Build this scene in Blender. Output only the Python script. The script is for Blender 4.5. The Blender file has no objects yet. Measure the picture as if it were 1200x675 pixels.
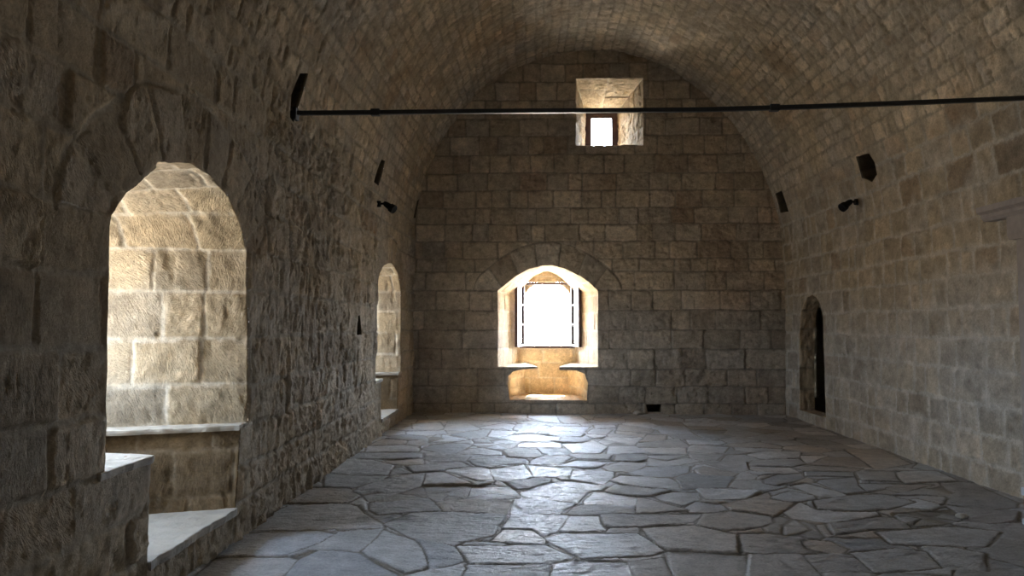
import bpy, math
import numpy as np
from math import pi, sin, cos, radians, atan2, hypot

C = bpy.context.scene.collection
XL, XR, D = -2.06, 4.25, 12.7          # left wall, right wall, back wall
YB = -2.6                              # wall behind the viewer

# ------------------------------------------------------------------ noise
def _h(ix, iy, iz, seed):
    h = (ix.astype(np.int64) * 374761393 + iy.astype(np.int64) * 668265263 + iz.astype(np.int64) * 2147483647 + seed * 974711) & 0xffffffff
    h = ((h ^ (h >> 13)) * 1274126177) & 0xffffffff
    h = ((h ^ (h >> 16)) * 2246822519) & 0xffffffff
    return ((h ^ (h >> 15)) & 0xffffff) / float(0xffffff)
def rnd(i, seed=0):
    i = np.asarray(i).astype(np.int64)
    return _h(i, i * 0 + 17, i * 0 + 5, seed)
def vnoise(x, y, seed=0):
    x = np.asarray(x, float); y = np.asarray(y, float)
    ix = np.floor(x); iy = np.floor(y); fx = x - ix; fy = y - iy
    fx = fx * fx * (3 - 2 * fx); fy = fy * fy * (3 - 2 * fy)
    z = ix * 0
    a = _h(ix, iy, z, seed); b = _h(ix + 1, iy, z, seed); c = _h(ix, iy + 1, z, seed); d = _h(ix + 1, iy + 1, z, seed)
    return (a + (b - a) * fx) * (1 - fy) + (c + (d - c) * fx) * fy
def fbm(x, y, seed=0, octs=4, gain=.5):
    s = 0; a = 1; t = 0
    for o in range(octs):
        s = s + a * (vnoise(x * 2 ** o, y * 2 ** o, seed + o * 31) - .5); t += a; a *= gain
    return s / t * 2            # about -1..1
def sstep(a, b, x):
    t = np.clip((x - a) / (b - a), 0, 1); return t * t * (3 - 2 * t)

# ------------------------------------------------------------------ polygon helpers
def seg_nearest(px, py, poly):
    """distance to the closed polygon and the nearest point on it"""
    best = np.full(px.shape, 1e9); bx = px.copy(); by = py.copy()
    n = len(poly)
    for i in range(n):
        ax, ay = poly[i]; cx, cy = poly[(i + 1) % n]
        dx, dy = cx - ax, cy - ay; L = dx * dx + dy * dy
        if L < 1e-12: continue
        t = np.clip(((px - ax) * dx + (py - ay) * dy) / L, 0, 1)
        qx = ax + t * dx; qy = ay + t * dy
        d = np.hypot(px - qx, py - qy); m = d < best
        best = np.where(m, d, best); bx = np.where(m, qx, bx); by = np.where(m, qy, by)
    return best, bx, by
def inside(px, py, poly):
    r = np.zeros(px.shape, bool); n = len(poly); j = n - 1
    for i in range(n):
        xi, yi = poly[i]; xj, yj = poly[j]
        if yi != yj:
            m = ((yi > py) != (yj > py)) & (px < (xj - xi) * (py - yi) / (yj - yi) + xi)
            r ^= m
        j = i
    return r
def resample(poly, step, wob=0., seed=0, closed=True):
    """each side of the polygon cut into equal pieces; returns points and (side, t) so a second polygon can follow"""
    out = []; key = []
    n = len(poly); m = n if closed else n - 1
    for i in range(m):
        a = poly[i]; b = poly[(i + 1) % n]
        L = hypot(b[0] - a[0], b[1] - a[1]); k = max(1, int(round(L / step)))
        for q in range(k):
            out.append((a[0] + (b[0] - a[0]) * q / k, a[1] + (b[1] - a[1]) * q / k)); key.append((i, q / k))
    if not closed: out.append(poly[-1]); key.append((n - 2, 1.))
    P = np.array(out, float)
    if wob:
        s = np.concatenate([[0], np.cumsum(np.hypot(*np.diff(P, axis=0).T))])
        P[:, 0] += wob * fbm(s * 9, s * 0 + 3.3, seed, 4, .65); P[:, 1] += wob * fbm(s * 9, s * 0 + 8.1, seed + 50, 4, .65)
    return P, key
def follow(poly, key):
    n = len(poly); P = []
    for i, t in key:
        a = poly[i]; b = poly[(i + 1) % n]; P.append((a[0] + (b[0] - a[0]) * t, a[1] + (b[1] - a[1]) * t))
    return np.array(P, float)

# ------------------------------------------------------------------ coursed masonry pattern
PAL = np.array([[.52, .42, .285], [.46, .36, .235], [.55, .46, .335], [.38, .265, .16], [.42, .365, .29], [.49, .395, .26]])
class Courses:
    def __init__(s, vb, length, u0, u1, seed, explicit=None, vary=.45):
        s.vb = np.array(vb, float); s.seed = seed; rg = np.random.RandomState(seed)
        s.j = []
        for k in range(len(s.vb) - 1):
            L = length(k) if callable(length) else length
            if explicit and k in explicit: s.j.append(np.array(explicit[k], float)); continue
            a = [u0 - rg.rand() * L]
            while a[-1] < u1 + L: a.append(a[-1] + L * (1 + vary * (rg.rand() * 2 - 1)))
            s.j.append(np.array(a))
    def __call__(s, u, v):
        k = np.clip(np.searchsorted(s.vb, v) - 1, 0, len(s.vb) - 2)
        dl = np.zeros(u.shape); dr = np.zeros(u.shape); idx = np.zeros(u.shape, int)
        for q in np.unique(k):
            m = k == q; J = s.j[q]; uu = u[m]
            i = np.clip(np.searchsorted(J, uu) - 1, 0, len(J) - 2)
            dl[m] = uu - J[i]; dr[m] = J[i + 1] - uu; idx[m] = i
        db = v - s.vb[k]; dt = s.vb[k + 1] - v
        du = np.minimum(dl, dr); dv = np.minimum(db, dt)
        r = .035
        d = np.where((du < r) & (dv < r), r - np.hypot(r - du, r - dv), np.minimum(du, dv))
        d = np.maximum(d, -.02)
        return d, k * 1009 + idx + s.seed * 77777, (dl - dr) / 2, (db - dt) / 2

def shade(u, v, d, sid, lu, lv, st, seed):
    """height, colour and tooling coordinates of masonry from its joint pattern"""
    r1, r2, r3, r4 = rnd(sid, 1), rnd(sid, 2), rnd(sid, 3), rnd(sid, 4)
    if callable(st): st = st(u, v)
    w = st['jw'] * (1 + .9 * fbm(u * 7, v * 7, seed + 5, 3))
    n = fbm(u * 26, v * 26, seed + 9, 4, .6) * .008 * st.get('ragged', 1)
    face = sstep(w * .35, w * 1.0 + .006, d + n)
    bulge = st['bulge'] * (r1 * 2 - 1) + (lu * (r2 - .5) + lv * (r3 - .5)) * st['tilt']
    rough = st['rough'] * (fbm(u * 10 + r1 * 40, v * 12, seed + 20, 6, .74)) * (.5 + 1.1 * r4)
    pit = -st.get('pits', .012) * sstep(.32, .7, fbm(u * 8, v * 5, seed + 70, 4, .6))
    arris = -.010 * (1 - sstep(0, .05, d)) * np.clip(fbm(u * 14, v * 14, seed + 33, 3) + .3, 0, 1)
    h = face * (st['jd'] + bulge + rough + pit + arris) + (1 - face) * (.003 * fbm(u * 40, v * 40, seed + 44, 3)) - st['jd'] * .8
    wts = np.array(st['mix'], float); wts = np.cumsum(wts / wts.sum())
    ci = np.clip(np.searchsorted(wts, r2), 0, len(PAL) - 1)
    stone = PAL[ci] * .55 + PAL.mean(0) * .45
    stone = stone * (st.get('bright', 1.) * (.84 + .32 * r3))[..., None]
    patina = 1 + .20 * fbm(u * 1.3, v * 1.3, seed + 80, 4) + .20 * fbm(u * 9, v * 9, seed + 81, 5, .75) + .14 * fbm(u * 30, v * 30, seed + 82, 3, .8)
    stone = stone * patina[..., None]
    mort = np.array(st['mortar']) * (1 + .18 * fbm(u * 12, v * 12, seed + 90, 3))[..., None]
    smear = st.get('smear', 0)
    mm = 1 - face
    if np.any(smear):
        mm = np.maximum(mm, smear * sstep(.0, .5, fbm(u * 3.3, v * 3.3, seed + 95, 4, .6) + .35 * (1 - sstep(0, .09, d)) - .1))
    col = stone * (1 - mm[..., None]) + mort * mm[..., None]
    a = (r4 - .5) * st.get('tool', 2.2) + pi / 2 * st.get('toolv', 1)
    tc = np.stack([lu * np.cos(a) + lv * np.sin(a) + r1 * 31, -lu * np.sin(a) + lv * np.cos(a) + r2 * 17, sstep(0, .02, d - w) * face], -1)
    return h, np.clip(col, 0, 1), tc

# ------------------------------------------------------------------ meshes
def grid_mesh(name, P, N, h, col, tc, mat, keep=None, parent=None, closed=False, flip=False, kind='structure'):
    P = P + N * h[..., None]
    nv, nu = P.shape[:2]
    idx = np.arange(nv * nu).reshape(nv, nu)
    if closed: idx = np.concatenate([idx, idx[:, :1]], 1)
    q = np.stack([idx[:-1, :-1], idx[:-1, 1:], idx[1:, 1:], idx[1:, :-1]], -1)
    q = q[keep] if keep is not None else q.reshape(-1, 4)
    if flip: q = q[:, ::-1]
    used = np.unique(q); mp = np.full(nv * nu, -1); mp[used] = np.arange(len(used))
    q = mp[q]
    me = bpy.data.meshes.new(name)
    me.vertices.add(len(used)); me.vertices.foreach_set('co', P.reshape(-1, 3)[used].astype(np.float32).ravel())
    nf = len(q); me.loops.add(nf * 4); me.loops.foreach_set('vertex_index', q.astype(np.int32).ravel())
    me.polygons.add(nf); me.polygons.foreach_set('loop_start', (np.arange(nf) * 4).astype(np.int32))
    me.polygons.foreach_set('use_smooth', np.ones(nf, bool))
    me.update(); me.validate()
    a = me.attributes.new('Col', 'FLOAT_VECTOR', 'POINT'); a.data.foreach_set('vector', col.reshape(-1, 3)[used].astype(np.float32).ravel())
    a = me.attributes.new('tc', 'FLOAT_VECTOR', 'POINT'); a.data.foreach_set('vector', tc.reshape(-1, 3)[used].astype(np.float32).ravel())
    me.materials.append(mat)
    o = bpy.data.objects.new(name, me); C.objects.link(o)
    if parent: o.parent = parent
    elif kind: o['kind'] = kind
    return o
def normals(P, closed):
    gu = np.roll(P, -1, 1) - np.roll(P, 1, 1) if closed else np.gradient(P, axis=1)
    gv = np.gradient(P, axis=0)
    n = np.cross(gu, gv); return n / (np.linalg.norm(n, axis=-1, keepdims=True) + 1e-12)

def loft(name, sections, dstep, mat, pattern, st, seed, parent=None, closed=True, fade_end=False, sign=1, fade_start=.03, skip=0., tweak=None):
    """a masonry reveal running through matching rings of 3D points"""
    rows = []; dd = []; acc = 0
    for a, b in zip(sections[:-1], sections[1:]):
        L = float(np.median(np.linalg.norm(b - a, axis=1))); k = max(1, int(round(L / dstep)))
        for i in range(k): rows.append(a + (b - a) * i / k); dd.append(acc + L * i / k)
        acc += L
    rows.append(sections[-1]); dd.append(acc)
    P = np.array(rows); dd = np.array(dd)
    S0 = sections[2 if skip > .1 else 0]
    t = np.concatenate([[0], np.cumsum(np.linalg.norm(np.diff(S0, axis=0), axis=1))])
    dd = dd - skip; acc -= skip
    u = np.repeat(dd[:, None], P.shape[1], 1); v = np.repeat(t[None], P.shape[0], 0)
    N = normals(P, closed) * sign
    ctr = P.mean(1, keepdims=True)
    if (np.einsum('ijk,ijk->ij', N, ctr - P)).mean() < 0: N = -N
    uw = u + .012 * fbm(u * 3, v * 3, seed + 3, 2); vw = v + .010 * fbm(u * 3, v * 3, seed + 4, 2)
    d, sid, lu, lv = pattern(uw, vw)
    h, col, tc = shade(u, v, d, sid, lu, lv, st, seed)
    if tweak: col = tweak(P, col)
    h = h * sstep(0, fade_start, u)
    if fade_end: h = h * sstep(0, .03, acc - u)
    return grid_mesh(name, P, N, h, col, tc, mat, parent=parent, closed=closed)

def offset_out(P, d):
    t = np.roll(P, -1, 0) - np.roll(P, 1, 0); t /= np.linalg.norm(t, axis=1, keepdims=True) + 1e-12
    x, y = P.T; area = (x * np.roll(y, -1) - np.roll(x, -1) * y).sum()
    n = np.stack([t[:, 1], -t[:, 0]], -1) * (1 if area > 0 else -1)
    return P + n * d
def flange(P, f, back):
    """the reveal's stones run on a little behind the face of the wall"""
    b = np.array(back, float)
    return [f(offset_out(P, .15)) + b * .11, f(offset_out(P, .012)) + b * .03]
FL = .192
class Plane:
    """plain masonry sheet with holes: o + a*u + b*v"""
    def __init__(s, o, a, b, n): s.o, s.a, s.b, s.n = [np.array(q, float) for q in (o, a, b, n)]
    def __call__(s, U, V): return s.o + s.a * U[..., None] + s.b * V[..., None], np.broadcast_to(s.n, U.shape + (3,))

def sheet(name, surf, us, vs, pattern, st, seed, mat, holes=(), rings=(), parent=None, warp=.022, tweak=None, cuts=None):
    U, V = np.meshgrid(us, vs)
    keep = np.ones((len(vs) - 1, len(us) - 1), bool)
    cu = (U[:-1, :-1] + U[1:, 1:]) / 2; cv = (V[:-1, :-1] + V[1:, 1:]) / 2
    fade = np.ones(U.shape); info = []
    for poly in holes:
        poly = np.array(poly); lo = poly.min(0) - .6; hi = poly.max(0) + .6
        m = (cu > lo[0]) & (cu < hi[0]) & (cv > lo[1]) & (cv < hi[1])
        if not m.any(): info.append(None); continue
        ins = np.zeros(keep.shape, bool); ins[m] = inside(cu[m], cv[m], poly)
        keep &= ~ins
        vi = np.zeros(U.shape, bool); vo = np.zeros(U.shape, bool)
        for (a, b) in ((0, 0), (0, 1), (1, 0), (1, 1)):
            sl = (slice(a, a + keep.shape[0]), slice(b, b + keep.shape[1]))
            vi[sl] |= ins; vo[sl] |= ~ins
        m2 = (U > lo[0]) & (U < hi[0]) & (V > lo[1]) & (V < hi[1])
        ds = np.full(U.shape, 9.); dist, qx, qy = seg_nearest(U[m2], V[m2], poly)
        ds[m2] = dist
        bnd = vi & vo & m2
        QX = U.copy(); QY = V.copy(); QX[m2] = qx; QY[m2] = qy
        U = np.where(bnd, QX, U); V = np.where(bnd, QY, V); ds = np.where(bnd, 0, ds)
        fade = fade * sstep(0, .03, ds); info.append(ds)
    W = warp
    Uw = U + W * fbm(U * 2.2, V * 2.2, seed + 3, 4); Vw = V + W * fbm(U * 2.2, V * 2.2, seed + 4, 4)
    if cuts:      # the vault's small stones are laid less true than the walls'
        mm = sstep(3.3, 3.9, V) * (1 - sstep(STOT - 3.9, STOT - 3.5, V)); Vw = Vw + mm * .030 * fbm(U * 1.6, V * 1.2, seed + 6, 4, .6); Uw = Uw + mm * .05 * fbm(U * 2.5, V * 2.5, seed + 7, 3)
    d, sid, lu, lv = pattern(Uw, Vw)
    for (ds_i, cx, cy, spring, ring, nst) in rings:     # radiating arch stones over an opening
        ds = info[ds_i]
        if ds is None: continue
        ang = np.arctan2(V - cy, U - cx); rr = np.hypot(V - cy, U - cx)
        m = (ds < ring) & (V > spring) 
        k = np.floor(ang / pi * nst + .4 * (rnd(np.floor(ang / pi * nst), 5) - .5)); fr = ang / pi * nst - np.floor(ang / pi * nst)
        k = np.floor(ang / pi * nst)
        da = np.minimum(fr, 1 - fr) * pi / nst * rr; dr = np.minimum(ring - ds, ds + .03)
        d = np.where(m, np.minimum(da, dr), np.where((ds < ring + .03) & (V > spring - .03), np.minimum(d, np.abs(ds - ring)), d))
        sid = np.where(m, 5_000_000 + ds_i * 1000 + k.astype(int), sid)
        lu = np.where(m, (fr - .5) * pi / nst * rr, lu); lv = np.where(m, ds - ring / 2, lv)
    h, col, tc = shade(U, V, d, sid, lu, lv, st, seed)
    if tweak: h, col = tweak(U, V, h, col, d, sid)
    h = h * fade
    P, N = surf(U, V)
    if cuts:
        outs = []
        for nm, j0, j1 in cuts:
            sl = slice(j0, j1 + 1)
            outs.append(grid_mesh(nm, P[sl], N[sl], h[sl], col[sl], tc[sl], mat, keep=keep[j0:j1], parent=parent))
        return outs
    return grid_mesh(name, P, N, h, col, tc, mat, keep=keep, parent=parent)

# ------------------------------------------------------------------ materials
def nodes_of(name):
    m = bpy.data.materials.new(name); m.use_nodes = True
    nt = m.node_tree; b = nt.nodes['Principled BSDF']; return m, nt, b
def nd(nt, t, **k):
    n = nt.nodes.new(t)
    for a, v in k.items():
        if a.startswith('i_'): n.inputs[a[2:].replace('_', ' ')].default_value = v
        else: setattr(n, a, v)
    return n
def stone_material(name, rough=.88, spec=.25, chisel=.004, grain=.004, rr=None, polish=False):
    m, nt, b = nodes_of(name); L = nt.links.new
    at = nd(nt, 'ShaderNodeAttribute', attribute_name='Col'); tc = nd(nt, 'ShaderNodeAttribute', attribute_name='tc')
    geo = nd(nt, 'ShaderNodeNewGeometry')
    n1 = nd(nt, 'ShaderNodeTexNoise', i_Scale=55., i_Detail=7., i_Roughness=.7); L(geo.outputs['Position'], n1.inputs['Vector'])
    n2 = nd(nt, 'ShaderNodeTexNoise', i_Scale=9., i_Detail=6., i_Roughness=.65); L(geo.outputs['Position'], n2.inputs['Vector'])
    mp = nd(nt, 'ShaderNodeMapping'); mp.inputs['Scale'].default_value = (26, 95, 0 if not rr else 1); L(tc.outputs['Vector'], mp.inputs['Vector'])
    n3 = nd(nt, 'ShaderNodeTexNoise', i_Scale=1., i_Detail=4., i_Roughness=.6, i_Distortion=.6); L(mp.outputs[0], n3.inputs['Vector'])
    # colour: stone tone, mottled
    r = nd(nt, 'ShaderNodeMapRange', i_From_Min=.3, i_From_Max=.7, i_To_Min=.76, i_To_Max=1.22); L(n1.outputs['Fac'], r.inputs['Value'])
    r2 = nd(nt, 'ShaderNodeMapRange', i_From_Min=.3, i_From_Max=.7, i_To_Min=.78, i_To_Max=1.2); L(n2.outputs['Fac'], r2.inputs['Value'])
    mu = nd(nt, 'ShaderNodeMath', operation='MULTIPLY'); L(r.outputs[0], mu.inputs[0]); L(r2.outputs[0], mu.inputs[1])
    vm = nd(nt, 'ShaderNodeVectorMath', operation='SCALE'); L(at.outputs['Vector'], vm.inputs[0]); L(mu.outputs[0], vm.inputs['Scale'])
    L(vm.outputs[0], b.inputs['Base Color'])
    b.inputs['Specular IOR Level'].default_value = spec
    if rr:
        sz = nd(nt, 'ShaderNodeSeparateXYZ'); L(tc.outputs['Vector'], sz.inputs[0]); zz = nd(nt, 'ShaderNodeMapRange', i_From_Min=0., i_From_Max=31., i_To_Min=-.10, i_To_Max=.14); L(sz.outputs['Z'], zz.inputs['Value'])
        ad = nd(nt, 'ShaderNodeMath', operation='ADD')
        q = nd(nt, 'ShaderNodeMapRange', i_From_Min=.3, i_From_Max=.7, i_To_Min=rr[0], i_To_Max=rr[1]); L(n2.outputs['Fac'], q.inputs['Value']); L(q.outputs[0], ad.inputs[0]); L(zz.outputs[0], ad.inputs[1]); L(ad.outputs[0], b.inputs['Roughness'])
    else: b.inputs['Roughness'].default_value = rough
    b1 = nd(nt, 'ShaderNodeBump', i_Strength=1., i_Distance=chisel); L(n3.outputs['Fac'], b1.inputs['Height'])
    if not rr:
        sx = nd(nt, 'ShaderNodeSeparateXYZ'); L(tc.outputs['Vector'], sx.inputs[0]); L(sx.outputs['Z'], b1.inputs['Strength'])
    b2 = nd(nt, 'ShaderNodeBump', i_Strength=1., i_Distance=grain); L(n1.outputs['Fac'], b2.inputs['Height']); L(b1.outputs[0], b2.inputs['Normal'])
    L(b2.outputs[0], b.inputs['Normal'])
    return m
M_STONE = stone_material('limestone_masonry', chisel=.012, grain=.008)
M_VAULT = stone_material('vault_masonry', chisel=.005, grain=.007)
M_FLAG = stone_material('worn_flagstone', spec=.40, chisel=.016, grain=.010, rr=(.38, .66))
def plain(name, col, rough=.5, metal=0., spec=.5, bump=0., bscale=60., var=.15):
    m, nt, b = nodes_of(name); L = nt.links.new
    co = nd(nt, 'ShaderNodeTexCoord')
    n = nd(nt, 'ShaderNodeTexNoise', i_Scale=bscale, i_Detail=5.); L(co.outputs['Object'], n.inputs['Vector'])
    mix = nd(nt, 'ShaderNodeMix', data_type='RGBA'); L(n.outputs['Fac'], mix.inputs['Factor'])
    mix.inputs['A'].default_value = tuple(c * (1 - var) for c in col) + (1,); mix.inputs['B'].default_value = tuple(min(1, c * (1 + var)) for c in col) + (1,)
    L(mix.outputs['Result'], b.inputs['Base Color'])
    b.inputs['Roughness'].default_value = rough; b.inputs['Metallic'].default_value = metal; b.inputs['Specular IOR Level'].default_value = spec
    if bump:
        bp = nd(nt, 'ShaderNodeBump', i_Distance=bump); L(n.outputs['Fac'], bp.inputs['Height']); L(bp.outputs[0], b.inputs['Normal'])
    return m
M_IRON = plain('dark_painted_iron', (.030, .034, .040), .42, .3, .5, .0015, 45, .5)
M_BLACK = plain('black_metal', (.012, .012, .013), .7, 0, .15)
M_LENS = plain('dull_dark_glass', (.010, .010, .012), .9, 0, .05)
M_WOOD = plain('dark_brown_wood', (.060, .032, .030), .5, 0, .4, .001, 30, .35)
M_PALEWOOD = plain('weathered_inner_wood', (.30, .27, .25), .6, 0, .3, .001, 30, .2)
M_SLAB = plain('pale_stone_slab', (.50, .47, .42), .75, 0, .35, .03, 9, .3)
M_STEP = plain('worn_step_stone', (.40, .37, .32), .65, 0, .4, .03, 7, .32)
M_ORANGE = plain('orange_paint', (.42, .12, .035), .6, 0, .3, .001, 25, .2)
M_WHITE = plain('white_paint', (.55, .60, .66), .55, 0, .4, .0008, 25, .08)
def glass_material():
    m = bpy.data.materials.new('window_glass'); m.use_nodes = True; nt = m.node_tree; nt.nodes.clear(); L = nt.links.new
    out = nd(nt, 'ShaderNodeOutputMaterial'); tr = nd(nt, 'ShaderNodeBsdfTransparent'); gl = nd(nt, 'ShaderNodeBsdfGlossy', i_Roughness=.03)
    fr = nd(nt, 'ShaderNodeFresnel', i_IOR=1.5); mx = nd(nt, 'ShaderNodeMixShader')
    L(fr.outputs[0], mx.inputs[0]); L(tr.outputs[0], mx.inputs[1]); L(gl.outputs[0], mx.inputs[2]); L(mx.outputs[0], out.inputs[0]); return m
M_GLASS = glass_material()

# ------------------------------------------------------------------ vault section
cx0, cz0 = (XL + XR) / 2, 2.2
K = [4.3717, -0.0528, -1.3471, -1.3504, 0.0022, 0.053, 0.4596, 0.1346]
_th = np.linspace(pi, 0, 721)
_r = K[0] + K[1] * np.cos(_th) + K[2] * np.sin(_th) + K[3] * np.cos(2 * _th) + K[4] * np.sin(2 * _th) + K[5] * np.cos(3 * _th) + K[6] * np.sin(3 * _th) + K[7] * np.cos(4 * _th)
_x = np.clip(np.concatenate([[XL], cx0 + _r * np.cos(_th), [XR]]), XL, XR); _z = np.concatenate([[0], cz0 + _r * np.sin(_th), [0]])
_s = np.concatenate([[0], np.cumsum(np.hypot(np.diff(_x), np.diff(_z)))]); STOT = _s[-1]
_ss = np.arange(0, STOT + 1e-6, STOT / 1400)
_xs = np.interp(_ss, _s, _x); _zs = np.interp(_ss, _s, _z)
_k = np.hanning(21); _k /= _k.sum()
_xs = np.convolve(np.pad(_xs, 10, 'edge'), _k, 'valid'); _zs[40:-40] = np.convolve(np.pad(_zs, 10, 'edge'), _k, 'valid')[40:-40]
_tx = np.gradient(_xs); _tz = np.gradient(_zs); _l = np.hypot(_tx, _tz); _nx = _tz / _l; _nz = -_tx / _l   # inward normal
def vault_surf(Y, S):
    X = np.interp(S, _ss, _xs); Z = np.interp(S, _ss, _zs) + np.minimum(S, 0) - np.maximum(S - STOT, 0)
    nx = np.interp(S, _ss, _nx); nz = np.interp(S, _ss, _nz)
    big = .025 * fbm(Y * .55, S * .55, 901, 3) * sstep(0, .6, S) * sstep(0, .6, STOT - S)          # the walls are not quite true
    return np.stack([X + nx * big, Y, Z + nz * big], -1), np.stack([nx, Y * 0, nz], -1)

# ------------------------------------------------------------------ openings
def rough_poly(p, step=.03, wob=.01, seed=1):
    return resample(p, step, wob, seed)
NICHE_A = [(5.33, .78), (5.335, 1.4), (5.30, 2.03), (5.167, 2.206), (4.953, 2.358), (4.76, 2.415), (4.672, 2.45), (4.379, 2.475), (3.977, 2.387), (3.965, 2.35), (3.799, 2.243), (3.664, 2.156), (3.54, 2.035), (3.53, 1.96), (3.55, 1.0), (3.56, .78), (3.98, .78), (3.975, .20), (5.13, .20), (5.20, .78)]
NICHE_B = [(11.53, .74), (11.535, 1.4), (11.50, 2.03), (11.31, 2.25), (11.1, 2.33), (10.93, 2.372), (10.7, 2.395), (10.46, 2.365), (10.2, 2.32), (10.05, 2.27), (9.87, 2.18), (9.78, 2.08), (9.72, 1.99), (9.70, 1.9), (9.70, 1.0), (9.71, .76), (10.08, .76), (10.07, .19), (11.27, .19), (11.33, .74)]
def niche_back(poly, c, zi=2.5):
    out = []
    for i, (y, z) in enumerate(poly):
        if i in (16, 17, 18, 19): k = .52
        else: k = .60
        out.append((c + (y - c) * k, z if z < 2.0 else 2.0 + (z - 2.0) * .8))
    return out
WIN_C = [(-.613, .774), (-.612, 1.4), (-.614, 2.075), (-.42, 2.23), (-.29, 2.33), (-.08, 2.445), (.14, 2.50), (.31, 2.51), (.53, 2.455), (.79, 2.33), (.96, 2.21), (1.105, 2.07), (1.10, 1.4), (1.099, .774), (.44, .774),
         (.44, .725), (.73, .715), (.87, .66), (.925, .50), (.915, .35), (.905, .213), (-.405, .213), (-.425, .35), (-.44, .48), (-.43, .62), (-.35, .70), (-.18, .735), (.08, .745), (.08, .774)]
def winc_back(poly):
    out = []
    for i, (x, z) in enumerate(poly):
        if z > .77: k = .63 if i not in (14, 28) else 2.4; c = .262
        elif i in (15, 27): k = 2.2; c = .262
        else: k = .60; c = .25
        out.append((c + (x - c) * k, z if z < 2.1 else 2.1 + (z - 2.1) * .95))
    return out
WIN_D = [(.735, 4.578), (.735, 5.757), (1.903, 5.757), (1.90, 4.575)]
WIN_D2 = [(1.0, 4.60), (1.0, 5.52), (1.595, 5.52), (1.595, 4.60)]
DOOR = [(12.07, .135), (12.06, .8), (12.0, 1.45), (11.93, 1.68), (11.80, 1.83), (11.66, 1.91), (11.43, 1.955), (11.2, 1.88), (11.08, 1.76), (11.0, 1.6), (10.98, 1.4), (10.985, .8), (11.0, .14)]
DRAIN = [(1.93, .02), (1.90, .145), (2.16, .15), (2.15, .02)]
HOLES_SIDE = {   # (y, s) outlines of the beam sockets and slits
 'a': [(6.10, 3.24), (6.06, 3.42), (6.165, 3.64), (6.36, 3.70), (6.32, 3.50), (6.26, 3.36), (6.20, 3.22)],
 'b': [(9.36, 3.32), (9.43, 3.46), (9.56, 3.66), (9.755, 3.68), (9.74, 3.52), (9.63, 3.32)],
 'c': [(12.44, 3.30), (12.51, 3.61), (12.64, 3.65), (12.62, 3.32)],
 'e': [(8.60, 1.38), (8.64, 1.60), (8.74, 1.61), (8.86, 1.37)],
 'f': [(9.473, 12.273), (9.125, 12.304), (9.053, 12.437), (9.073, 12.59), (9.238, 12.65), (9.352, 12.60), (9.477, 12.551)],
 'g': [(12.51, 12.198), (12.205, 12.20), (12.173, 12.569), (12.53, 12.534)],
}
def s_right(p): return [(y, STOT - z) for y, z in p]

polyA, keyA = rough_poly(NICHE_A, .02, .012, 11)
polyB, keyB = rough_poly(NICHE_B, .03, .012, 12)
polyC, keyC = rough_poly(WIN_C, .02, .006, 13)
polyD, keyD = rough_poly(WIN_D, .02, .006, 14)
polyE, keyE = rough_poly(DOOR, .03, .006, 15)
polyF, keyF = rough_poly(DRAIN, .02, .006, 16)
hs = {k: rough_poly(v, .02, .008, 20 + i) for i, (k, v) in enumerate(HOLES_SIDE.items())}

# ------------------------------------------------------------------ side walls and vault as one pattern
def course_bounds():
    rg = np.random.RandomState(4); b = [-.06]
    for v in (.26, .50, .78, 1.07, 1.40, 1.74, 2.04, 2.36, 2.64, 2.93, 3.22): b.append(v)
    while b[-1] < STOT - 3.75: b.append(b[-1] + rg.uniform(.11, .19))
    b[-1] = STOT - 3.68
    right = [.20, .47, .74, 1.06, 1.36, 1.66, 1.97, 2.24, 2.53, 2.83, 3.15, 3.42]
    for v in right[::-1]: b.append(STOT - v)
    b.append(STOT + .08)
    return b
vb = course_bounds()
def side_len(k):
    mid = (vb[k] + vb[k + 1]) / 2
    if mid < 3.3: return .62 if mid < 2.0 else .5
    if mid > STOT - 3.6: return .36
    return .23
pat_side = Courses(vb, side_len, YB, D, 31, vary=.5)
rgY = [YB]
def ystep(y):
    if y < 2.2: return .07
    return min(.0085 + .0024 * max(0, y - 3.2), .030)
ys = [YB]
while ys[-1] < D + .04: ys.append(ys[-1] + ystep(ys[-1]))
ys = np.array(ys)
sv = np.concatenate([[-.12, -.05], np.arange(0, 3.3, .0125), np.arange(3.3, STOT - 3.6, .0165), np.arange(STOT - 3.6, STOT, .0125), [STOT, STOT + .06, STOT + .14]])
J1 = int(np.searchsorted(sv, 3.3)); J2 = int(np.searchsorted(sv, STOT - 3.6))

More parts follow.
